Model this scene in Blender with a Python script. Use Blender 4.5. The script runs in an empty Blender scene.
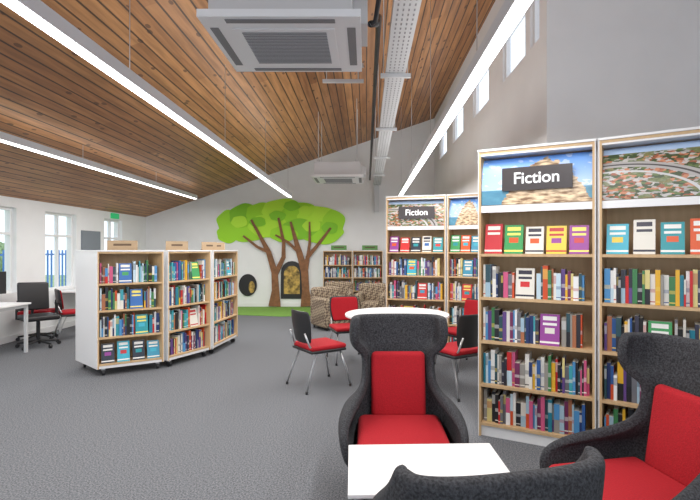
import bpy, math, random
from mathutils import Vector, Matrix
random.seed(7)
F=467.0; CX=366.0; H=1.5
def P(px,py,Y): return ((px-CX)*Y/F, H+(250-py)*Y/F)
sc=bpy.context.scene
try:
    sc.view_settings.view_transform='Standard'; sc.view_settings.look='None'
except Exception as e: print(e)

# ---------------- materials ----------------
def nt(name):
    m=bpy.data.materials.new(name); m.use_nodes=True
    return m,m.node_tree.nodes,m.node_tree.links,m.node_tree.nodes['Principled BSDF']
def mat(name,col,rough=0.6,metal=0.0,noise=0.0,scale=40,bump=0.0,emit=0):
    m,n,l,b=nt(name)
    b.inputs['Base Color'].default_value=(*col,1); b.inputs['Roughness'].default_value=rough; b.inputs['Metallic'].default_value=metal
    if emit:
        b.inputs['Emission Color'].default_value=(*col,1); b.inputs['Emission Strength'].default_value=emit
    if noise or bump:
        tc=n.new('ShaderNodeTexCoord'); t=n.new('ShaderNodeTexNoise'); t.inputs['Scale'].default_value=scale; t.inputs['Detail'].default_value=4
        l.new(tc.outputs['Object'],t.inputs['Vector'])
        if noise:
            r=n.new('ShaderNodeValToRGB'); r.color_ramp.elements[0].position=.35; r.color_ramp.elements[1].position=.65
            r.color_ramp.elements[0].color=(*[c*(1-noise) for c in col],1); r.color_ramp.elements[1].color=(*[min(1,c*(1+noise)) for c in col],1)
            l.new(t.outputs['Fac'],r.inputs['Fac']); l.new(r.outputs['Color'],b.inputs['Base Color'])
        if bump:
            bp=n.new('ShaderNodeBump'); bp.inputs['Strength'].default_value=bump; bp.inputs['Distance'].default_value=.01
            l.new(t.outputs['Fac'],bp.inputs['Height']); l.new(bp.outputs['Normal'],b.inputs['Normal'])
    return m
def math_(n,l,op,a,b=None,c=None):
    x=n.new('ShaderNodeMath'); x.operation=op
    for i,v in enumerate((a,b,c)):
        if v is None: continue
        if isinstance(v,(int,float)): x.inputs[i].default_value=v
        else: l.new(v,x.inputs[i])
    return x.outputs[0]
def mixc(n,l,fac,a,b,bt='MIX'):
    x=n.new('ShaderNodeMix'); x.data_type='RGBA'; x.blend_type=bt
    for s,v in ((x.inputs[0],fac),(x.inputs[6],a),(x.inputs[7],b)):
        if isinstance(v,(int,float)): s.default_value=v
        elif isinstance(v,tuple): s.default_value=(*v,1)
        else: l.new(v,s)
    return x.outputs[2]
def wood_ceiling():
    m,n,l,b=nt('ceiling_planks')
    tc=n.new('ShaderNodeTexCoord'); sp=n.new('ShaderNodeSeparateXYZ'); l.new(tc.outputs['Object'],sp.inputs[0])
    xs=math_(n,l,'MULTIPLY',sp.outputs['X'],8.0)
    fl=math_(n,l,'FLOOR',xs); fr=math_(n,l,'FRACT',xs)
    yo=math_(n,l,'MULTIPLY_ADD',fl,1.37,math_(n,l,'MULTIPLY',sp.outputs['Y'],.22)); yf=math_(n,l,'FLOOR',yo)
    cmb=n.new('ShaderNodeCombineXYZ'); l.new(fl,cmb.inputs[0]); l.new(yf,cmb.inputs[1])
    wn=n.new('ShaderNodeTexWhiteNoise'); l.new(cmb.outputs[0],wn.inputs['Vector'])
    base=mixc(n,l,wn.outputs['Value'],(.36,.155,.055),(.54,.265,.10))
    mp=n.new('ShaderNodeMapping'); mp.inputs['Scale'].default_value=(22,1.5,1); l.new(tc.outputs['Object'],mp.inputs[0])
    ns=n.new('ShaderNodeTexNoise'); ns.inputs['Scale'].default_value=1; ns.inputs['Detail'].default_value=5; l.new(mp.outputs[0],ns.inputs['Vector'])
    r=n.new('ShaderNodeValToRGB'); r.color_ramp.elements[0].position=.35; r.color_ramp.elements[0].color=(.60,.54,.48,1); r.color_ramp.elements[1].position=.65; r.color_ramp.elements[1].color=(1.1,1.08,1.05,1)
    l.new(ns.outputs['Fac'],r.inputs['Fac'])
    c=mixc(n,l,.75,base,r.outputs['Color'],'MULTIPLY')
    mk=n.new('ShaderNodeMapping'); mk.inputs['Scale'].default_value=(7,3.2,0.01); l.new(tc.outputs['Object'],mk.inputs[0])
    vo=n.new('ShaderNodeTexVoronoi'); vo.inputs['Scale'].default_value=1.0; l.new(mk.outputs[0],vo.inputs['Vector'])
    kn=math_(n,l,'LESS_THAN',vo.outputs['Distance'],.15)
    c=mixc(n,l,math_(n,l,'MULTIPLY',kn,.75),c,(.08,.03,.012))
    g=math_(n,l,'LESS_THAN',fr,.14)
    c=mixc(n,l,math_(n,l,'MULTIPLY',g,.9),c,(.03,.014,.006))
    l.new(c,b.inputs['Base Color']); b.inputs['Roughness'].default_value=.45
    return m
def carpet():
    m,n,l,b=nt('carpet')
    tc=n.new('ShaderNodeTexCoord')
    t=n.new('ShaderNodeTexNoise'); t.inputs['Scale'].default_value=95; t.inputs['Detail'].default_value=3; l.new(tc.outputs['Object'],t.inputs['Vector'])
    r=n.new('ShaderNodeValToRGB'); r.color_ramp.elements[0].position=.36; r.color_ramp.elements[1].position=.64
    r.color_ramp.elements[0].color=(.060,.064,.072,1); r.color_ramp.elements[1].color=(.215,.225,.242,1)
    l.new(t.outputs['Fac'],r.inputs['Fac'])
    t2=n.new('ShaderNodeTexNoise'); t2.inputs['Scale'].default_value=2; l.new(tc.outputs['Object'],t2.inputs['Vector'])
    c=mixc(n,l,math_(n,l,'MULTIPLY',t2.outputs['Fac'],.2),r.outputs['Color'],(.145,.15,.165))
    l.new(c,b.inputs['Base Color']); b.inputs['Roughness'].default_value=.95
    bp=n.new('ShaderNodeBump'); bp.inputs['Strength'].default_value=.3; bp.inputs['Distance'].default_value=.005
    l.new(t.outputs['Fac'],bp.inputs['Height']); l.new(bp.outputs['Normal'],b.inputs['Normal'])
    return m
def oakmat():
    m,n,l,b=nt('oak')
    tc=n.new('ShaderNodeTexCoord'); mp=n.new('ShaderNodeMapping'); mp.inputs['Scale'].default_value=(30,30,3); l.new(tc.outputs['Object'],mp.inputs[0])
    ns=n.new('ShaderNodeTexNoise'); ns.inputs['Scale'].default_value=1; ns.inputs['Detail'].default_value=4; l.new(mp.outputs[0],ns.inputs['Vector'])
    l.new(mixc(n,l,ns.outputs['Fac'],(.50,.32,.16),(.68,.48,.27)),b.inputs['Base Color']); b.inputs['Roughness'].default_value=.5
    return m
def colattr():
    m,n,l,b=nt('book_covers')
    a=n.new('ShaderNodeAttribute'); a.attribute_name='Col'; l.new(a.outputs['Color'],b.inputs['Base Color']); b.inputs['Roughness'].default_value=.4
    return m
def coastposter():
    m,n,l,b=nt('coast_photo_print')
    uv=n.new('ShaderNodeUVMap'); sp=n.new('ShaderNodeSeparateXYZ'); l.new(uv.outputs[0],sp.inputs[0]); U=sp.outputs[0]; V=sp.outputs[1]
    ns=n.new('ShaderNodeTexNoise'); ns.inputs['Scale'].default_value=7; ns.inputs['Detail'].default_value=6; l.new(uv.outputs[0],ns.inputs['Vector'])
    sky=mixc(n,l,V,(.55,.72,.95),(.16,.38,.85))
    cl=math_(n,l,'GREATER_THAN',ns.outputs['Fac'],.58); sky=mixc(n,l,math_(n,l,'MULTIPLY',cl,.45),sky,(.9,.93,.97))
    sea=mixc(n,l,ns.outputs['Fac'],(.03,.13,.24),(.16,.42,.55))
    c=mixc(n,l,math_(n,l,'LESS_THAN',V,.30),sky,sea)
    n2=n.new('ShaderNodeTexNoise'); n2.inputs['Scale'].default_value=16; n2.inputs['Detail'].default_value=7; l.new(uv.outputs[0],n2.inputs['Vector'])
    du=math_(n,l,'ABSOLUTE',math_(n,l,'SUBTRACT',U,.60))
    ridge=math_(n,l,'SUBTRACT',.92,math_(n,l,'MULTIPLY',math_(n,l,'POWER',du,1.7),4.2))
    ridge=math_(n,l,'ADD',ridge,math_(n,l,'MULTIPLY_ADD',n2.outputs['Fac'],.3,-.15))
    rr=n.new('ShaderNodeValToRGB'); rr.color_ramp.elements[0].position=.36; rr.color_ramp.elements[0].color=(.22,.12,.06,1); rr.color_ramp.elements[1].position=.62; rr.color_ramp.elements[1].color=(.90,.70,.46,1)
    mp=n.new('ShaderNodeMapping'); mp.inputs['Scale'].default_value=(9,20,1); mp.inputs['Rotation'].default_value=(0,0,.5); l.new(uv.outputs[0],mp.inputs[0]); n3=n.new('ShaderNodeTexNoise'); n3.inputs['Scale'].default_value=1; n3.inputs['Detail'].default_value=8; l.new(mp.outputs[0],n3.inputs['Vector'])
    l.new(n3.outputs['Fac'],rr.inputs['Fac'])
    c=mixc(n,l,math_(n,l,'LESS_THAN',V,ridge),c,rr.outputs['Color'])
    l.new(c,b.inputs['Base Color']); b.inputs['Roughness'].default_value=.35
    return m
def townposter():
    m,n,l,b=nt('town_photo_print')
    uv=n.new('ShaderNodeUVMap'); sp=n.new('ShaderNodeSeparateXYZ'); l.new(uv.outputs[0],sp.inputs[0]); U=sp.outputs[0]; V=sp.outputs[1]
    mp=n.new('ShaderNodeMapping'); mp.inputs['Scale'].default_value=(26,30,1); mp.inputs['Rotation'].default_value=(0,0,.35); l.new(uv.outputs[0],mp.inputs[0])
    vo=n.new('ShaderNodeTexVoronoi'); vo.inputs['Scale'].default_value=1; vo.distance='CHEBYCHEV'; l.new(mp.outputs[0],vo.inputs['Vector'])
    rr=n.new('ShaderNodeValToRGB'); e=rr.color_ramp.elements; e[0].color=(.06,.09,.04,1); e[1].color=(.80,.76,.70,1)
    for p,c in ((.25,(.34,.11,.06)),(.38,(.42,.40,.38)),(.5,(.14,.20,.07)),(.62,(.58,.24,.13)),(.78,(.55,.52,.5))):
        x=e.new(p); x.color=(*c,1)
    rr.color_ramp.interpolation='CONSTANT'
    sx=n.new('ShaderNodeSeparateXYZ'); l.new(vo.outputs['Color'],sx.inputs[0]); l.new(sx.outputs[0],rr.inputs['Fac'])
    nz=n.new('ShaderNodeTexNoise'); nz.inputs['Scale'].default_value=5; nz.inputs['Detail'].default_value=8; l.new(uv.outputs[0],nz.inputs['Vector'])
    tree=math_(n,l,'GREATER_THAN',nz.outputs['Fac'],.56)
    n4=n.new('ShaderNodeTexNoise'); n4.inputs['Scale'].default_value=60; l.new(uv.outputs[0],n4.inputs['Vector'])
    c=mixc(n,l,math_(n,l,'MULTIPLY',tree,.85),rr.outputs['Color'],mixc(n,l,n4.outputs['Fac'],(.04,.07,.02),(.30,.34,.14)))
    du=math_(n,l,'SUBTRACT',U,.1); dv=math_(n,l,'SUBTRACT',V,-.1)
    rad=math_(n,l,'SQRT',math_(n,l,'ADD',math_(n,l,'MULTIPLY',du,du),math_(n,l,'MULTIPLY',dv,dv)))
    for R,wd,cc in ((.75,.05,(.45,.43,.42)),(.75,.012,(.08,.07,.07)),(.62,.015,(.6,.6,.6))):
        c=mixc(n,l,math_(n,l,'LESS_THAN',math_(n,l,'ABSOLUTE',math_(n,l,'SUBTRACT',rad,R)),wd),c,cc)
    c=mixc(n,l,math_(n,l,'GREATER_THAN',V,.86),c,(.50,.64,.85))
    l.new(c,b.inputs['Base Color']); b.inputs['Roughness'].default_value=.35
    return m
def checker():
    m,n,l,b=nt('patterned_upholstery')
    tc=n.new('ShaderNodeTexCoord'); vo=n.new('ShaderNodeTexChecker'); vo.inputs['Scale'].default_value=24
    vo.inputs['Color1'].default_value=(.36,.29,.20,1); vo.inputs['Color2'].default_value=(.13,.09,.065,1)
    mp=n.new('ShaderNodeMapping'); mp.inputs['Rotation'].default_value=(.3,.785,.785); l.new(tc.outputs['Object'],mp.inputs[0]); l.new(mp.outputs[0],vo.inputs[0]); l.new(vo.outputs[0],b.inputs['Base Color']); b.inputs['Roughness'].default_value=.9
    return m
def glass():
    m=bpy.data.materials.new('window_glass'); m.use_nodes=True; n=m.node_tree.nodes; l=m.node_tree.links; n.clear()
    o=n.new('ShaderNodeOutputMaterial'); t=n.new('ShaderNodeBsdfTransparent'); g=n.new('ShaderNodeBsdfGlossy'); g.inputs['Roughness'].default_value=.05; x=n.new('ShaderNodeMixShader'); x.inputs[0].default_value=.06
    l.new(t.outputs[0],x.inputs[1]); l.new(g.outputs[0],x.inputs[2]); l.new(x.outputs[0],o.inputs[0]); return m
M_wall=mat('wall_paint',(.84,.85,.85),.85,noise=.015,scale=3)
M_wallr=mat('wall_paint_grey',(.86,.87,.88),.85,noise=.02,scale=2)
M_ceil=wood_ceiling(); M_carp=carpet(); M_oak=oakmat(); M_books=colattr(); M_coast=coastposter(); M_town=townposter(); M_check=checker(); M_glass=glass()
M_white=mat('white_laminate',(.82,.82,.82),.35); M_wmetal=mat('white_metal',(.84,.85,.86),.4); M_steel=mat('brushed_steel',(.55,.55,.56),.3,.9)
M_char=mat('charcoal_felt',(.036,.037,.042),.95,noise=.55,scale=110,bump=.4)
M_red=mat('red_felt',(.38,.004,.012),.9,noise=.12,scale=150,bump=.3)
M_black=mat('black_plastic',(.018,.018,.02),.45); M_dark=mat('dark_grille',(.22,.22,.23),.6); M_hole=mat('tray_slot',(.30,.30,.31),.6)
M_lite=mat('light_diffuser',(1,.99,.97),.5,emit=6)
M_lbody=mat('luminaire_body',(.74,.77,.82),.4)
M_sign=mat('sign_dark',(.06,.05,.05),.3); M_txt=mat('sign_text',(.9,.9,.9),.5,emit=.15)
M_galv=mat('galvanised',(.62,.63,.64),.45,.1)
M_green=[mat('leaf_green_a',(.36,.76,.02),.6),mat('leaf_green_b',(.50,.88,.04),.6),mat('leaf_green_c',(.24,.62,.015),.6)]
M_bark=mat('bark_brown',(.24,.105,.045),.7,noise=.2,scale=12); M_rug=mat('green_carpet',(.18,.36,.06),.95,noise=.3,scale=60)
M_gold=mat('gold_print',(.38,.25,.06),.6,noise=.7,scale=9); M_blue=mat('blue_paint',(.05,.22,.60),.5); M_grass=mat('grass',(.30,.42,.18),.9,noise=.3,scale=4)
M_hedge=mat('hedge',(.20,.30,.14),.9,noise=.6,scale=6,bump=1); M_exit=mat('exit_green',(.02,.45,.15),.4,emit=.4); M_pin=mat('pinboard_grey',(.22,.25,.28),.9)
M_gsign=mat('green_sign',(.12,.30,.08),.5); M_osign=mat('oak_sign',(.40,.29,.18),.8); M_brown=mat('engraved_text',(.12,.08,.05),.8)

# ---------------- mesh builder ----------------
class MB:
    def __init__(s): s.v=[];s.f=[];s.m=[];s.c=[]
    def face(s,idx,m=0,c=(1,1,1)): s.f.append(idx); s.m.append(m); s.c.append(c)
    def prism(s,pts,z0,z1,m=0,c=(1,1,1)):
        a=sum(pts[i][0]*pts[(i+1)%len(pts)][1]-pts[(i+1)%len(pts)][0]*pts[i][1] for i in range(len(pts)))
        if a<0: pts=pts[::-1]
        b=len(s.v); k=len(pts)
        s.v+=[(p[0],p[1],z0) for p in pts]+[(p[0],p[1],z1) for p in pts]
        s.face([b+i for i in range(k)][::-1],m,c); s.face([b+k+i for i in range(k)],m,c)
        for i in range(k): j=(i+1)%k; s.face([b+i,b+j,b+k+j,b+k+i],m,c)
    def box(s,x0,x1,y0,y1,z0,z1,m=0,c=(1,1,1)): s.prism([(x0,y0),(x1,y0),(x1,y1),(x0,y1)],z0,z1,m,c)
    def prismY(s,pts,y0,y1,m=0):
        b=len(s.v);k=len(pts)
        s.v+=[(p[0],y0,p[1]) for p in pts]+[(p[0],y1,p[1]) for p in pts]
        s.face([b+i for i in range(k)],m); s.face([b+k+i for i in range(k)][::-1],m)
        for i in range(k): j=(i+1)%k; s.face([b+j,b+i,b+k+i,b+k+j],m)
    def tube(s,path,r,m=0,n=8):
        path=[Vector(p) for p in path]; b=len(s.v)
        for i,p in enumerate(path):
            d=(path[min(i+1,len(path)-1)]-path[max(i-1,0)]).normalized()
            u=d.orthogonal().normalized() if i==0 else (u-d*u.dot(d)).normalized()
            w=d.cross(u); rr=r[i] if isinstance(r,(list,tuple)) else r
            for k in range(n):
                a=2*math.pi*k/n; s.v.append(tuple(p+(u*math.cos(a)+w*math.sin(a))*rr))
        for i in range(len(path)-1):
            for k in range(n):
                k2=(k+1)%n; s.face([b+i*n+k,b+i*n+k2,b+(i+1)*n+k2,b+(i+1)*n+k],m)
        s.face([b+k for k in range(n)][::-1],m); e=b+(len(path)-1)*n; s.face([e+k for k in range(n)],m)
    def disc(s,cx,cy,r,z0,z1,m=0,n=40): s.prism([(cx+r*math.cos(2*math.pi*i/n),cy+r*math.sin(2*math.pi*i/n)) for i in range(n)],z0,z1,m)
    def build(s,name,mats,parent=None,smooth=False,bevel=0,seg=2,color=False,loc=None,rotz=0):
        me=bpy.data.meshes.new(name); me.from_pydata(s.v,[],s.f)
        for m in mats: me.materials.append(m)
        me.polygons.foreach_set('material_index',s.m)
        if color:
            ca=me.color_attributes.new('Col','FLOAT_COLOR','CORNER'); data=[]
            for p,c in zip(me.polygons,s.c): data+= [*c,1]*p.loop_total
            ca.data.foreach_set('color',data)
        if smooth:
            me.polygons.foreach_set('use_smooth',[True]*len(me.polygons))
        me.update(); o=bpy.data.objects.new(name,me); sc.collection.objects.link(o)
        if parent: o.parent=parent
        if loc is not None: o.location=loc
        o.rotation_euler=(0,0,rotz)
        if bevel:
            b=o.modifiers.new('bevel','BEVEL'); b.width=bevel; b.segments=seg; b.limit_method='ANGLE'; b.angle_limit=math.radians(40)
        return o
def empty(name,loc,rotz=0):
    o=bpy.data.objects.new(name,None); o.empty_display_size=.1; sc.collection.objects.link(o); o.location=loc; o.rotation_euler=(0,0,rotz); return o
def rbox(name,x0,x1,y0,y1,z0,z1,m,parent,bev=.04,rot=None):
    b=MB(); b.box(x0,x1,y0,y1,z0,z1); cx,cy,cz=(x0+x1)/2,(y0+y1)/2,(z0+z1)/2
    b.v=[(v[0]-cx,v[1]-cy,v[2]-cz) for v in b.v]
    o=b.build(name,[m],parent,smooth=True,bevel=bev,seg=5,loc=(cx,cy,cz))
    if rot: o.rotation_euler=rot
    return o

# ---------------- room shell ----------------
XL=-5.8; XR=1.8; YB=12.3; YF=-3.0; ZL=2.37; SL=.342; YC=4.65; XR2=3.6
def cz(x): return ZL+SL*(x-XL)
b=MB(); b.box(XL-.2,XR2+.2,YF,YB+.2,-.1,0); b.build('floor',[M_carp])
b=MB()
b.prismY([(XL-.2,cz(XL-.2)),(XL-.2,cz(XL-.2)+.2),(XR,cz(XR)+.2),(XR,cz(XR))],YF,YB,0)
b.prismY([(XR,cz(XR)),(XR,cz(XR)+.2),(XR2+.2,cz(XR2)+.2),(XR2+.2,cz(XR2))],YF,YC,0)
b.build('ceiling',[M_ceil])
b=MB(); b.prismY([(XL-.2,0),(XL-.2,cz(XL-.2)+.2),(XR+.2,cz(XR)+.3),(XR+.2,0)],YB,YB+.2); b.build('wall_back',[M_wall])
def wall_x(name,x0,x1,y0,y1,z1,holes,m):
    b=MB(); ys=y0
    for (a,c,za,zb) in sorted(holes):
        b.box(x0,x1,ys,a,0,z1); b.box(x0,x1,a,c,0,za); b.box(x0,x1,a,c,zb,z1); ys=c
    b.box(x0,x1,ys,y1,0,z1); return b.build(name,[m])
LW=[(3.6,5.3,.8,2.2),(6.1,7.75,.8,2.2),(8.45,9.35,.75,2.2),(10.35,11.1,1.0,2.2)]
wall_x('wall_left',XL-.2,XL,YF,YB,ZL-.005,LW,M_wall)
RW=[(4.85,5.12,3.70,4.32),(5.28,6.15,3.70,4.32),(6.85,7.85,3.70,4.32),(8.65,9.7,3.70,4.32),(10.4,11.4,3.70,4.32)]
wall_x('wall_right',XR,XR+.1,YC,YB,cz(XR)+.2,RW,M_wallr)
b=MB(); b.box(XR+.1,XR2,YC,YC+.2,0,cz(XR2)); b.build('wall_return',[M_wallr])
b=MB(); b.box(XR2,XR2+.2,YF,YC+.2,0,cz(XR2)); b.build('wall_right_side',[M_wallr])
k=0
for X0,W in ((XL-.13,LW),(XR+.035,RW)):
    for (a,c,za,zb) in W:
        k+=1; b=MB(); t=.045
        b.box(X0,X0+.06,a,a+t,za,zb); b.box(X0,X0+.06,c-t,c,za,zb); b.box(X0,X0+.06,a+t,c-t,za,za+t); b.box(X0,X0+.06,a+t,c-t,zb-t,zb)
        if X0<0:
            mid=(a+c)/2; b.box(X0,X0+.06,mid-.02,mid+.02,za+t,zb-t); b.box(X0,X0+.06,a+t,mid-.02,1.75,1.79); b.box(X0,X0+.06,mid+.02,c-t,1.75,1.79)
        b.box(X0+.028,X0+.032,a+t,c-t,za+t,zb-t,1)
        b.build('window_%d'%k,[M_white,M_glass])
b=MB(); b.box(XL,XL+.015,YF,YB,0,.1); b.build('baseboard_left',[M_white])
b=MB(); b.box(XL+.015,XR-.015,YB-.015,YB,0,.1); b.build('baseboard_back',[M_white])
b=MB(); b.box(XR-.015,XR,YC,YB,0,.1); b.build('baseboard_right',[M_white])
b=MB(); b.box(-30,XL-.2,-5,30,-.2,-.1); b.build('lawn',[M_grass])
b=MB()
for i in range(90): b.box(-9.0,-8.96,5+i*.16,5.03+i*.16,-.1,1.5)
b.box(-9.0,-8.96,5,19.4,1.35,1.4); b.box(-9.0,-8.96,5,19.4,.1,.15); b.build('blue_railing_fence',[M_blue])
b=MB()
for i in range(24):
    x=-22+random.uniform(-.5,.5); y=6+i*1.0; r=random.uniform(.8,1.1)
    b.tube([(x,y,-.1),(x,y,.3),(x,y,1.0),(x,y,1.7),(x,y,2.1)],[r*.8,r,r*1.05,r*.75,.15],0,10)
b.build('hedge',[M_hedge],smooth=True)

# ---------------- bookcases ----------------
PAL=[(.78,.76,.70),(.68,.65,.58),(.02,.02,.025),(.03,.03,.04),(.02,.04,.14),(.03,.10,.30),(.02,.20,.28),(.05,.34,.40),(.55,.02,.02),(.6,.08,.02),(.75,.42,.03),(.18,.03,.10),(.60,.10,.22),(.12,.06,.22),(.05,.20,.07),(.16,.16,.18),(.30,.28,.25),(.08,.28,.55),(.40,.15,.07),(.82,.82,.82),(.03,.08,.10),(.02,.02,.02),(.05,.05,.08),(.80,.78,.74),(.55,.70,.78),(.75,.72,.66),(.35,.50,.60),(.70,.60,.25)]
FPAL=[(.62,.03,.03),(.72,.10,.02),(.02,.30,.34),(.03,.14,.42),(.80,.58,.06),(.05,.32,.10),(.75,.72,.64),(.02,.03,.05),(.30,.05,.30),(.05,.42,.55),(.55,.04,.05),(.05,.30,.45)]
def book(b,u,w,v,d,z,h,col,face=False,lean=0):
    lt=sum(col)>1.2
    if face:
        c2=random.choice([(.85,.82,.74),(.85,.84,.8),(.9,.75,.15)]) if not lt else random.choice([(.03,.03,.05),(.5,.03,.03)])
        c3=random.choice(FPAL)
        cuts=[0,.07,.13,.38,.56,.64,.72,.80,.93,1]; cs=[col,c2,col,c3,col,c2,col,c2,col]
    else:
        q=random.random()
        c2=random.choice([(.85,.83,.78),(.8,.6,.12),(.7,.7,.7)]) if not lt else random.choice([(.03,.03,.05),(.45,.03,.03),(.03,.08,.25)])
        if q<.45: cuts=[0,.08,.11,.40,.52,1]; cs=[col,c2,col,tuple(.55*x+.45*y for x,y in zip(col,c2)),col]
        elif q<.7: cuts=[0,1]; cs=[col]
        elif q<.85: cuts=[0,.6,.9,1]; cs=[col,tuple(.5*x+.5*y for x,y in zip(col,c2)),col]
        else:
            c4=random.choice(PAL); cuts=[0,.45,1]; cs=[col,c4]
    base=len(b.v)
    for f in cuts:
        zz=z+h*f; o=lean*f
        b.v+=[(u,v+o,zz),(u+w,v+o,zz),(u+w,v+d+o,zz),(u,v+d+o,zz)] if face else [(u+o,v,zz),(u+w+o,v,zz),(u+w+o,v+d,zz),(u+o,v+d,zz)]
    for i,c in enumerate(cs):
        q=base+i*4
        if face and i in (3,5,7):
            m1,m2=(.14,.86) if i!=3 else (.25,.75)
            a,bb,cc,dd=[b.v[q],b.v[q+1],b.v[q+5],b.v[q+4]]
            k=len(b.v); b.v+=[(u+w*m1,a[1],a[2]),(u+w*m2,a[1],a[2]),(u+w*m2,dd[1],dd[2]),(u+w*m1,dd[1],dd[2])]
            b.face([q,k,k+3,q+4],0,col); b.face([k,k+1,k+2,k+3],0,c); b.face([k+1,q+1,q+5,k+2],0,col)
        else: b.face([q,q+1,q+5,q+4],0,c)
        for a,e in ((1,2),(3,0)): b.face([q+a,q+e,q+4+e,q+4+a],0,col)
        b.face([q+2,q+3,q+7,q+6],0,(.7,.68,.6))
    q=base+4*(len(cuts)-1); b.face([q,q+1,q+2,q+3],0,(.7,.68,.6)); b.face([base+3,base+2,base+1,base],0,col)
def row(b,u0,u1,z,clear,kind,v=.03,d=.14,fill=.95,seed=0):
    u=u0
    if kind=='f':
        n=max(1,int((u1-u0)/.15)); pitch=(u1-u0)/n; pc=None
        for i in range(n):
            h=min(clear-.04,random.uniform(.21,.245)); w=random.uniform(.132,.144)
            c=random.choice([x for x in FPAL if x!=pc]); pc=c
            book(b,u0+i*pitch+(pitch-w)/2,w,v,.025,z+.001,h,c,True,.05)
        return
    end=u0+(u1-u0)*random.uniform(fill-.02,1)
    fo=random.uniform(u0+.15,max(u0+.16,u1-.3)) if kind=='m' else 9
    while True:
        if u>=fo:
            w=.14
            if u+w>end: break
            book(b,u+.01,w,v,.03,z+.001,min(.235,clear-.04),random.choice(FPAL),True,.04); u+=w+.025; fo=9; continue
        w=random.choice([random.uniform(.011,.020),random.uniform(.016,.030),random.uniform(.022,.040)])
        if u+w>end: break
        h=min(clear-.02,random.choice([random.uniform(.18,.205),random.uniform(.20,.25),random.uniform(.23,.275)]))
        book(b,u,w-.001,v+random.uniform(0,.025),d,z+.001,h,random.choice(PAL)); u+=w
def bookcase(name,FL,FR,BL,BR,top,rows,header=None,castor=False,z0=.08,seed=1):
    random.seed(seed)
    ang=math.atan2(FR[1]-FL[1],FR[0]-FL[0]); ca,sa=math.cos(-ang),math.sin(-ang)
    L=lambda p:((p[0]-FL[0])*ca-(p[1]-FL[1])*sa,(p[0]-FL[0])*sa+(p[1]-FL[1])*ca)
    w=L(FR)[0]; bl=L(BL); br=L(BR); dl=bl[1]; dr=br[1]
    root=empty(name,(FL[0],FL[1],0),ang)
    t=.022
    def at(side,v): return (bl[0]*v/dl) if side==0 else w+(br[0]-w)*v/dr
    b=MB()
    zb=.09 if castor else 0
    for s,sg in ((0,1),(1,-1)):
        X0=at(s,0); D=dl if s==0 else dr; X1=at(s,D)
        b.prism([(X0,0),(X0+sg*.006,0),(X1+sg*.006,D),(X1,D)],zb,top,1)
        b.prism([(X0+sg*.006,0),(X0+sg*t,0),(X1+sg*t,D),(X1+sg*.006,D)],zb,top,0)
    def slab(z,za,m,v0=.004,v1=None):
        Dl=v1 or dl-.004; Dr=v1 or dr-.004
        b.prism([(at(0,v0)+t,v0),(at(1,v0)-t,v0),(at(1,Dr)-t,Dr),(at(0,Dl)+t,Dl)],z,za,m)
    D0=min(dl,dr)
    vb=min(.30,D0-.02)
    b.prism([(at(0,vb)+t,vb),(at(1,vb)-t,vb),(at(1,vb)-t,vb+.012),(at(0,vb)+t,vb+.012)],zb+.02,top-.02,0)
    slab(top-.022,top,0)
    b.prism([(-.004,-.004),(w+.004,-.004),(br[0]+.004,dr),(bl[0]-.004,dl)],top+.001,top+.018,1)
    bk=MB(); zs=[r[0] for r in rows]
    for i,(z,kind) in enumerate(rows):
        slab(z-.022,z,0)
        nxt=(zs[i+1]-.03) if i+1<len(zs) else (header[0] if header else top-.03)
        if kind!='-': row(bk,t+.012,w-t-.012,z,min(nxt-z,.33),kind)
    if not castor: b.box(t,w-t,.02,.035,0,zs[0]-.022,1)
    else: b.box(t,w-t,.01,.03,zb,zs[0]-.022,1)
    if header:
        hz0,hz1,mat_,txt=header
        b.box(t,w-t,.012,.03,hz0,hz0+.055,1)
        slab(hz1+.005,hz1+.02,1)
        me=bpy.data.meshes.new('header_print'); V=[];Fc=[]; N=10
        for i in range(N+1):
            f=i/N; vv=.02+.12*(1-math.cos(f*math.pi/2)); zz=hz0+.06+(hz1-hz0-.065)*math.sin(f*math.pi/2)
            V+=[(t+.001,vv,zz),(w-t-.001,vv,zz)]
        for i in range(N): Fc.append((i*2,i*2+1,i*2+3,i*2+2))
        me.from_pydata(V,[],Fc); uvl=me.uv_layers.new(name='UVMap')
        for p in me.polygons:
            for li in p.loop_indices:
                vi=me.loops[li].vertex_index; uvl.data[li].uv=(vi%2,math.sin((vi//2)/N*math.pi/2))
        me.materials.append(mat_); me.polygons.foreach_set('use_smooth',[True]*len(me.polygons))
        o=bpy.data.objects.new('header_print',me); sc.collection.objects.link(o); o.parent=root
        if txt:
            zc=hz0+.06+(hz1-hz0-.06)*.50; hh=(hz1-hz0)*.20
            b.box(w*.22,w*.82,.006,.014,zc-hh,zc+hh,2)
            cu=bpy.data.curves.new('header_text','FONT'); cu.body=txt; cu.size=.125; cu.align_x='CENTER'; cu.align_y='CENTER'; cu.extrude=.001; cu.offset=.002
            to=bpy.data.objects.new('header_text',cu); sc.collection.objects.link(to); to.parent=root; to.location=(w*.52,.003,zc); to.rotation_euler=(math.pi/2,0,0); cu.materials.append(M_txt)
    if castor:
        for (x,y) in ((.07,.06),(w-.07,.06),(bl[0]+.1,dl-.08),(br[0]-.1,dr-.08)):
            b.tube([(x-.014,y,.036),(x+.014,y,.036)],.036,3,14); b.box(x-.02,x+.02,y-.02,y+.02,.06,.09,4)
    b.build('carcass',[M_oak,M_white,M_sign,M_black,M_steel,M_gsign],root)
    bk.build('shelved_books',[M_books],None,color=True,loc=(FL[0],FL[1],0),rotz=ang)
    return root
def rect(FL,FR,d):
    a=math.atan2(FR[1]-FL[1],FR[0]-FL[0]); n=(-math.sin(a)*d,math.cos(a)*d)
    return FL,FR,(FL[0]+n[0],FL[1]+n[1]),(FR[0]+n[0],FR[1]+n[1])
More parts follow.
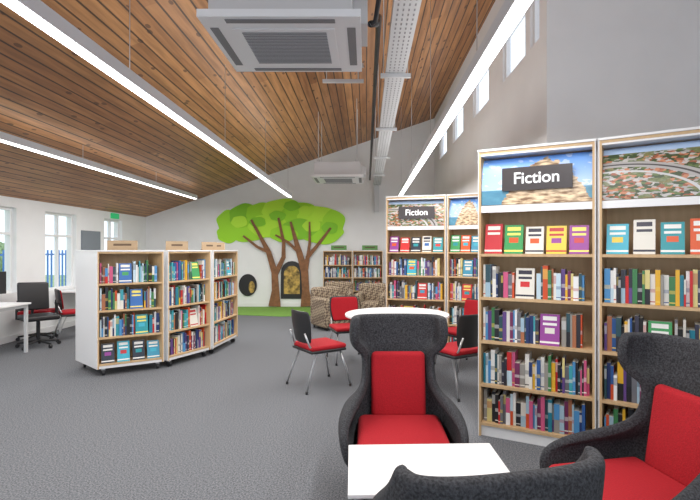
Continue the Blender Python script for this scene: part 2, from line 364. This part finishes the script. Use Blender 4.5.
RB=[(.11,'s'),(.42,'m'),(.77,'m'),(1.12,'m'),(1.47,'f')]
bookcase('fiction_bookcase',*rect((.907,3.78),(1.665,3.385),.33),2.29,[(.11,'s'),(.42,'s'),(.77,'m'),(1.12,'m'),(1.47,'f')],(1.80,2.25,M_coast,'Fiction'),seed=33)
bookcase('fiction_bookcase',*rect((1.68,3.375),(2.43,2.885),.33),2.29,[(.11,'s'),(.42,'s'),(.77,'m'),(1.12,'s'),(1.47,'f')],(1.80,2.25,M_town,None),seed=4)
bookcase('fiction_bookcase',*rect((.30,7.05),(1.16,6.81),.33),2.29,RB,(1.80,2.25,M_town,'Fiction'),seed=5)
bookcase('fiction_bookcase',*rect((1.18,6.80),(1.64,6.56),.25),2.29,RB,(1.80,2.25,M_coast,None),seed=6)
LB=[(.145,'f'),(.46,'m'),(.78,'m'),(1.10,'m')]
bookcase('mobile_bookcase',(-3.17,5.5),(-2.55,5.9),(-3.72,5.98),(-2.97,6.20),1.48,LB,castor=True,seed=11)
bookcase('mobile_bookcase',(-2.515,5.93),(-2.20,6.62),(-2.95,6.24),(-2.74,6.72),1.48,[(.145,'s'),(.46,'m'),(.78,'s'),(1.10,'m')],castor=True,seed=12)
bookcase('mobile_bookcase',(-2.18,6.68),(-2.10,7.65),(-2.70,6.76),(-2.62,7.66),1.48,[(.145,'s'),(.46,'s'),(.78,'s'),(1.10,'m')],castor=True,seed=13)
def topsign(x,y,w,ang,m):
    b=MB(); b.box(-w/2,w/2,-.008,.008,0,.12,0); b.box(-w/2+.07,w/2-.07,-.011,-.009,.055,.08,1); b.box(-w/2,w/2,-.03,.03,0,.01,0); b.build('shelf_top_sign',[m,M_brown],None,loc=(x,y,1.499),rotz=ang)
topsign(-3.05,5.85,.34,.4,M_osign); topsign(-2.55,6.3,.28,.5,M_osign); topsign(-2.35,7.0,.25,.9,M_osign); topsign(-2.35,7.4,.25,.9,M_osign)
bookcase('low_wall_bookcase',*rect((-1.1,11.9),(-.35,11.9),.33),1.48,[(.12,'s'),(.46,'s'),(.80,'s'),(1.12,'s')],seed=21)
bookcase('low_wall_bookcase',*rect((-.34,11.9),(.43,11.9),.33),1.48,[(.12,'s'),(.46,'s'),(.80,'s'),(1.12,'s')],seed=22)
topsign(-.7,12.05,.4,0,M_gsign); topsign(.1,12.05,.4,0,M_gsign)

# ---------------- mural ----------------
def W(px,py): return P(px,py,YB)
b=MB()
def disc(px,py,rx,ry,m,lay):
    x,z=W(px,py); s=YB/F; ph=lay*.7; pts=[(x+rx*s*math.cos(a)*(1+.06*math.sin(5*a+ph)),z+ry*s*math.sin(a)*(1+.06*math.sin(4*a+ph))) for a in [2*math.pi*i/40 for i in range(40)]]
    b.prismY(pts,YB-.02-.003*lay,YB-.001-.001*lay,m)
for l,(px,py,rx,ry,m) in enumerate(((231,222,14,12,0),(228,234,11,9,0),(246,216,17,12,2),(262,213,16,10,0),(283,210,21,11,1),(248,230,21,12,0),(270,226,21,12,1),(300,214,18,12,0),(318,218,20,12,1),(334,222,11,12,0),(322,233,21,11,0),(300,229,18,10,2),(284,234,14,8,0),(292,206,8,5,2),(240,222,8,6,1),(258,222,8,5,2),(312,226,9,6,1),(330,228,8,6,2),(278,216,8,5,2),(306,211,7,5,1))):
    disc(px,py,rx,ry,m,l)
def limb(pts,lay):
    L=[];R=[]
    for i,(px,py,w) in enumerate(pts):
        a=pts[max(i-1,0)];c=pts[min(i+1,len(pts)-1)]; dx,dy=c[0]-a[0],c[1]-a[1]; n=math.hypot(dx,dy)
        L.append(W(px-dy/n*w/2,py+dx/n*w/2)); R.append(W(px+dy/n*w/2,py-dx/n*w/2))
    b.prismY(L+R[::-1],YB-.085-.003*lay,YB-.002*lay-.03,3)
limb([(275,306,12),(276,290,7),(275,272,6),(269,252,5),(261,237,3),(252,220,2)],0)
limb([(276,274,5),(284,257,4),(284,242,3),(279,218,2)],1)
limb([(307,306,12),(306,290,7),(305,272,7),(300,254,6),(296,240,4),(291,222,2)],2)
limb([(305,272,6),(308,257,4),(318,245,3),(331,228,2)],3)
limb([(299,252,3),(288,242,2.5),(276,235,1.5)],4); limb([(269,252,3),(258,247,2.5),(244,236,1.5)],5); limb([(308,257,3),(310,243,2.5),(310,222,1.5)],6)
b.build('tree_mural',M_green+[M_bark])
b=MB(); x,z=W(248,285); s=YB/F
b.prismY([(x+9*s*math.cos(2*math.pi*i/32),z+11*s*math.sin(2*math.pi*i/32)) for i in range(32)],YB-.03,YB-.001,0)
b.prismY([(x+4*s+3*s*math.cos(2*math.pi*i/20),z-2*s+6*s*math.sin(2*math.pi*i/20)) for i in range(20)],YB-.035,YB-.0305,1)
b.build('round_owl_decal',[M_black,M_gold])
x0,z0=W(281,300); x1,z1=W(303,261)
b=MB(); arch=[(x0,.22),(x1,.22)]+[( (x0+x1)/2+(x1-x0)/2*math.cos(a), z1-.3+.3*math.sin(a)) for a in [math.pi*i/10 for i in range(11)]]
b.prismY(arch,YB-.028,YB-.001,0)
arch2=[((p[0]-(x0+x1)/2)*.72+(x0+x1)/2,(p[1]-.8)*.75+.78) for p in arch]; b.prismY(arch2,YB-.033,YB-.0285,1)
b.build('arched_door_decal',[M_black,M_gold])
b=MB(); b.prism([(-3.9,11.4),(-3.1,10.8),(-1.9,10.5),(-1.15,10.7),(-1.15,12.27),(-4.1,12.27)],.001,.012); b.build('green_rug',[M_rug])

# ---------------- ceiling kit ----------------
def linear(x,y0,y1,z=2.70,w=.09,en=150,up=16):
    r=empty('linear_pendant_light',(x,0,0)); b=MB()
    b.box(-w/2,w/2,y0,y1,z,z+.085,0); b.box(-w/2+.006,w/2-.006,y0+.01,y1-.01,z-.006,z-.0005,1)
    b.box(-w/2+.012,w/2-.012,y0+.01,y1-.01,z+.0855,z+.088,2)
    y=y0+.5
    while y<y1:
        b.tube([(0,y,z+.07),(0,y,cz(x)+.0)],.0035,2,5); y+=2.3
    b.build('housing',[M_lbody,M_lite,M_steel],r)
    for nm,e,zz,rx in (('tube_down',en,z-.012,0),('added_uplight',up,z+.095,math.pi)):  # upward area light is added fill to brighten ceiling and room
        if not e: continue
        l=bpy.data.lights.new(nm,'AREA'); l.shape='RECTANGLE'; l.size=w-.02; l.size_y=y1-y0-.02; l.energy=e; l.color=(1,.985,.97)
        o=bpy.data.objects.new(nm,l); sc.collection.objects.link(o); o.parent=r; o.location=(0,(y0+y1)/2,zz); o.rotation_euler=(rx,0,0)
linear(-1.72,.6,10.57,up=26); linear(.76,.4,10.3,up=30); linear(-4.0,1.5,10.95,en=115,up=5)
def cassette(x0,x1,y0,y1,z):
    r=empty('ceiling_air_conditioner',((x0+x1)/2,(y0+y1)/2,z)); w=(x1-x0)/2; d=(y1-y0)/2
    b=MB()
    b.prism([(-w,-d),(w,-d),(w,d),(-w,d)],0,.045,0)
    b.box(-w+.05,w-.05,-d+.05,d-.05,.046,.28,1)
    for (a,c,e,f) in ((-w*.68,w*.68,-d*.93,-d*.82),(-w*.68,w*.68,d*.82,d*.93),(-w*.93,-w*.82,-d*.68,d*.68),(w*.82,w*.93,-d*.68,d*.68)):
        b.box(a,c,e,f,-.004,-.0005,2)
    b.box(-w*.66,w*.66,-d*.66,d*.66,-.006,-.0005,0)
    n=22
    for i in range(n):
        y=-d*.55+d*1.1*i/(n-1); b.box(-w*.55,w*.55,y-.004,y+.004,-.011,-.0065,3)
    for sx in (-1,1):
        for sy in (-1,1):
            X=sx*(w-.12); Y=sy*(d-.12)
            b.tube([(X,Y,.27),(X,Y,cz(r.location.x+X)-z)],.006,1,6)
            b.box(X-.03,X+.03,Y-.03,Y+.03,.2,.33,1)
    b.box(w-.05,w+.04,-d*.4,d*.4,.08,.24,1)
    b.build('cassette_body',[M_wmetal,M_galv,M_dark,M_hole],r,bevel=.008)
cassette(-.97,-.03,2.67,3.5,2.835); cassette(-1.0,-.05,8.5,9.4,2.835)
b=MB(); X0,X1,Zt=.19,.38,3.2
b.box(X0,X1,1.0,12.28,Zt,Zt+.008,0); b.box(X0,X0+.008,1.0,12.28,Zt+.008,Zt+.07,0); b.box(X1-.008,X1,1.0,12.28,Zt+.008,Zt+.07,0)
y=1.05
while y<12.2:
    for x in (.225,.265,.305,.345): b.box(x-.006,x+.006,y,y+.03,Zt-.002,Zt-.0003,1)
    y+=.07
for y in (2.5,4.5,6.5,8.5,10.5):
    for x in (X0-.02,X1+.02): b.tube([(x,y,Zt-.03),(x,y,cz(x)-.002)],.005,0,6)
    b.box(X0-.05,X1+.05,y-.02,y+.02,Zt-.04,Zt-.003,0)
b.box(.22,.34,12.2,12.28,2.5,Zt-.001,0)
b.build('cable_tray',[M_galv,M_hole])
b=MB()
b.tube([(.03,3.1,3.0),(.07,3.2,3.05),(.10,3.6,3.3),(.10,5,3.34),(.10,8,3.34),(.10,12.2,3.34)],.022,0,8)
b.tube([(.03,3.0,2.95),(.06,3.0,2.97),(.09,2.7,3.05),(.10,2.2,3.3),(.10,1,3.4)],.016,0,8)
b.build('refrigerant_pipe',[M_black],smooth=True)
b=MB(); b.box(-.55,-.03,5.4,5.44,3.62,3.66); b.box(-.55,-.03,5.9,5.94,3.62,3.66)
for x in (-.5,-.1):
    for y in (5.42,5.92): b.tube([(x,y,3.64),(x,y,cz(x)-.002)],.005,0,6)
b.build('support_strut',[M_galv])
b=MB(); b.box(XL+.001,XL+.04,10.6,10.9,2.22,2.34); b.build('exit_sign',[M_exit])
b=MB(); b.box(XL+.001,XL+.03,9.5,10.15,1.5,1.9); b.build('noticeboard',[M_pin])

# ---------------- lounge chairs ----------------
def shell(name,rows,parent,mat_,th=.055,N=25):
    me=bpy.data.meshes.new(name); V=[];Fc=[]
    for (z,a,yb,r,e) in rows:
        for i in range(N):
            t=-1+2*i/(N-1); s=1 if t>=0 else -1; at=abs(t)
            if at<=.62:
                ph=at/.62*math.pi/2; x=a*math.sin(ph)**.75; y=yb-r*(1-max(0,math.cos(ph))**.75)
            else:
                q=(at-.62)/.38; x=a*(1+.04*math.sin(q*math.pi)-.04*q*q); y=yb-r-q*e
            V.append((s*x,y,z))
    for j in range(len(rows)-1):
        for i in range(N-1): Fc.append((j*N+i,j*N+i+1,(j+1)*N+i+1,(j+1)*N+i))
    me.from_pydata(V,[],Fc); me.materials.append(mat_); me.polygons.foreach_set('use_smooth',[True]*len(me.polygons))
    o=bpy.data.objects.new(name,me); sc.collection.objects.link(o); o.parent=parent
    m=o.modifiers.new('s','SOLIDIFY'); m.thickness=th; m.offset=0
    m=o.modifiers.new('ss','SUBSURF'); m.levels=2; m.render_levels=2
    return o
def lounge(name,x,y,rot,wing=True):
    r=empty(name,(x,y,0),math.radians(rot))
    if wing:
        rows=[(.15,.24,.20,.16,.20),(.19,.29,.23,.19,.32),(.26,.335,.25,.20,.42),(.34,.355,.26,.20,.43),(.41,.367,.265,.20,.41),(.455,.35,.27,.18,.32),(.495,.295,.275,.15,.17),(.55,.238,.285,.12,.05),(.63,.220,.30,.10,.02),(.76,.222,.325,.10,.02),(.805,.24,.33,.12,.04),(.84,.285,.335,.13,.075),(.88,.302,.34,.13,.11),(.94,.305,.345,.13,.12),(1.00,.30,.35,.13,.115),(1.04,.29,.35,.12,.10)]
    else:
        rows=[(.15,.24,.22,.16,.14),(.19,.29,.25,.19,.18),(.28,.33,.27,.20,.22),(.40,.35,.28,.20,.22),(.50,.36,.285,.20,.22),(.56,.355,.285,.20,.20),(.64,.345,.29,.17,.15),(.72,.335,.295,.13,.07),(.80,.325,.30,.10,.02),(.84,.32,.30,.09,.015)]
    shell('felt_shell',rows,r,M_char)
    fy=-.38 if wing else -.2
    rbox('seat_base',-.29,.29,fy+.05,.20,.16,.29,M_char,r,.05)
    rbox('seat_cushion',-.28,.28,fy,.18,.28,.375,M_red,r,.05)
    if wing: rbox('back_cushion',-.188,.188,.168,.24,.345,.79,M_red,r,.035,(math.radians(-9),0,0))
    else: rbox('back_cushion',-.25,.25,.17,.25,.39,.70,M_red,r,.035)
    b=MB()
    for sx in (-1,1):
        for sy in (-1,1): b.tube([(sx*.17,sy*.15-.02,.17),(sx*.25,sy*.22-.02,0.0)],[.018,.012],0,8)
    b.build('legs',[M_steel],r,smooth=True)
    return r
lounge('wingback_armchair',.225,3.05,0)
lounge('wingback_armchair',1.37,2.28,-79)
lounge('tub_armchair',.39,1.68,192,False)
b=MB(); b.box(-.40,.40,-.27,.27,.385,.405,0); 
for sx in (-1,1):
    for sy in (-1,1): b.tube([(sx*.35,sy*.22,.385),(sx*.35,sy*.22,.0)],.018,1,10)
b.build('coffee_table',[M_white,M_steel],None,bevel=.004,loc=(.31,2.37,0),rotz=.03)

# ---------------- dining chairs + table ----------------
def vchair(name,x,y,rot,redback=False):
    r=empty(name,(x,y,0),math.radians(rot))
    rbox('seat',-.225,.225,-.22,.21,.425,.475,M_red,r,.022)
    rbox('seat_shell',-.23,.23,-.215,.22,.40,.43,M_black,r,.012)
    V=[];Fc=[];nu=9;nv=7
    for j in range(nv):
        f=j/(nv-1); z=.50+.35*f; hw=.175+.04*math.sin(f*math.pi*.8)
        for i in range(nu):
            u=-1+2*i/(nu-1); V.append((u*hw,.235+.045*f-.04*u*u,z))
    for j in range(nv-1):
        for i in range(nu-1): a=j*nu+i; Fc.append((a,a+1,a+1+nu,a+nu))
    def mk(nm,vs,m,th):
        me=bpy.data.meshes.new(nm); me.from_pydata(vs,[],Fc); me.materials.append(m); me.polygons.foreach_set('use_smooth',[True]*len(me.polygons))
        o=bpy.data.objects.new(nm,me); sc.collection.objects.link(o); o.parent=r
        q=o.modifiers.new('s','SOLIDIFY'); q.thickness=th; q.offset=0; q=o.modifiers.new('b','SUBSURF'); q.levels=1; q.render_levels=2
    mk('back_shell',V,M_black,.022)
    if redback: mk('back_pad',[(v[0]*.92,v[1]-.022,.675+(v[2]-.675)*.92) for v in V],M_red,.02)
    b=MB()
    for sx in (-1,1):
        b.tube([(sx*.19,-.15,.40),(sx*.215,-.22,.2),(sx*.235,-.26,.011)],.011,0,8)
        b.tube([(sx*.17,.27,.62),(sx*.185,.22,.48),(sx*.19,.14,.40),(sx*.215,.22,.2),(sx*.235,.28,.011)],.011,0,8)
        b.tube([(sx*.19,-.15,.398),(sx*.19,.14,.398)],.011,0,8)
        for yy in (-.26,.28): b.tube([(sx*.235,yy,0),(sx*.235,yy,.03)],.014,1,8)
    b.build('legs',[M_steel,M_black],r,smooth=True)
vchair('visitor_chair',-.52,5.20,125); vchair('visitor_chair',.97,4.98,212); vchair('visitor_chair',-.24,6.38,18,True); vchair('visitor_chair',1.24,6.05,-62,True)
b=MB(); b.disc(0,0,.62,.715,.74,0,64)
for i in range(4):
    a=math.pi/4+i*math.pi/2; b.tube([(.38*math.cos(a),.38*math.sin(a),.714),(.42*math.cos(a),.42*math.sin(a),0)],.02,1,10)
b.build('round_table',[M_white,M_wmetal],None,bevel=.004,loc=(.37,5.60,0))
def boxchair(x,y,rot):
    r=empty('patterned_armchair',(x,y,0),math.radians(rot))
    rbox('seat',-.2,.2,-.3,.2,.08,.42,M_check,r,.05); rbox('back',-.32,.32,.18,.34,.05,.78,M_check,r,.07)
    for s in (-1,1): rbox('arm',min(s*.2,s*.33),max(s*.2,s*.33),-.3,.24,.05,.6,M_check,r,.05)
    b=MB(); 
    for sx in (-.25,.25):
        for sy in (-.24,.26): b.tube([(sx,sy,0),(sx,sy,.09)],.02,0,8)
    b.build('feet',[M_black],r)
boxchair(-.65,9.0,35); boxchair(.12,9.9,-10); boxchair(-.62,10.4,0)
def desk(x0,x1,y0,y1):
    b=MB(); b.box(x0,x1,y0,y1,.705,.73,0)
    for x in (x0+.05,x1-.05):
        for y in (y0+.04,y1-.04): b.box(x-.02,x+.02,y-.02,y+.02,0,.70,1)
        b.box(x-.02,x+.02,y0+.06,y1-.06,.66,.70,1)
    b.build('office_desk',[M_white,M_galv],bevel=.003)
desk(-5.74,-4.93,6.2,6.88); desk(-5.74,-5.0,8.65,9.6)
def monitor(x,y,rot):
    b=MB(); b.box(-.27,.27,-.015,.015,.12,.45); b.box(-.025,.025,.016,.035,.01,.3); b.box(-.12,.12,-.08,.1,.0,.012)
    b.build('computer_monitor',[M_black],None,bevel=.004,loc=(x,y,.732),rotz=rot)
monitor(-5.46,6.7,1.2)
def ochair(x,y,rot,m):
    r=empty('swivel_office_chair',(x,y,0),math.radians(rot))
    rbox('seat',-.24,.24,-.23,.22,.42,.50,m,r,.035); rbox('backrest',-.21,.21,.22,.275,.55,.98,M_black,r,.025,(math.radians(-6),0,0))
    b=MB(); b.tube([(0,0,.08),(0,0,.42)],.025,0,10); b.tube([(0,.15,.43),(0,.30,.45),(0,.29,.62)],.018,0,8)
    for i in range(5):
        a=i*2*math.pi/5; c,s=math.cos(a),math.sin(a); b.tube([(0,0,.1),(.28*c,.28*s,.065)],[.022,.014],0,8); b.tube([(.28*c-.015*s,.28*s+.015*c,.028),(.28*c+.015*s,.28*s-.015*c,.028)],.028,0,10)
    for s in (-1,1): b.tube([(s*.2,.05,.44),(s*.27,.05,.45),(s*.27,.05,.66),(s*.27,-.12,.67)],.014,0,8)
    b.build('swivel_base',[M_black],r)
ochair(-5.08,7.24,50,M_black); ochair(-5.48,7.80,200,M_red); vchair('visitor_chair',-4.98,7.98,130,True)

# ---------------- world, camera ----------------
w=bpy.data.worlds.new('World'); sc.world=w; w.use_nodes=True
w.node_tree.nodes['Background'].inputs[0].default_value=(.80,.89,1,1); w.node_tree.nodes['Background'].inputs[1].default_value=1.75
cam=bpy.data.cameras.new('Camera'); co=bpy.data.objects.new('Camera',cam); sc.collection.objects.link(co)
co.location=(0,0,H); co.rotation_euler=(math.pi/2,0,0); cam.sensor_width=36; cam.lens=36*F/700; cam.shift_x=-16/700; cam.clip_start=.05
sc.camera=co
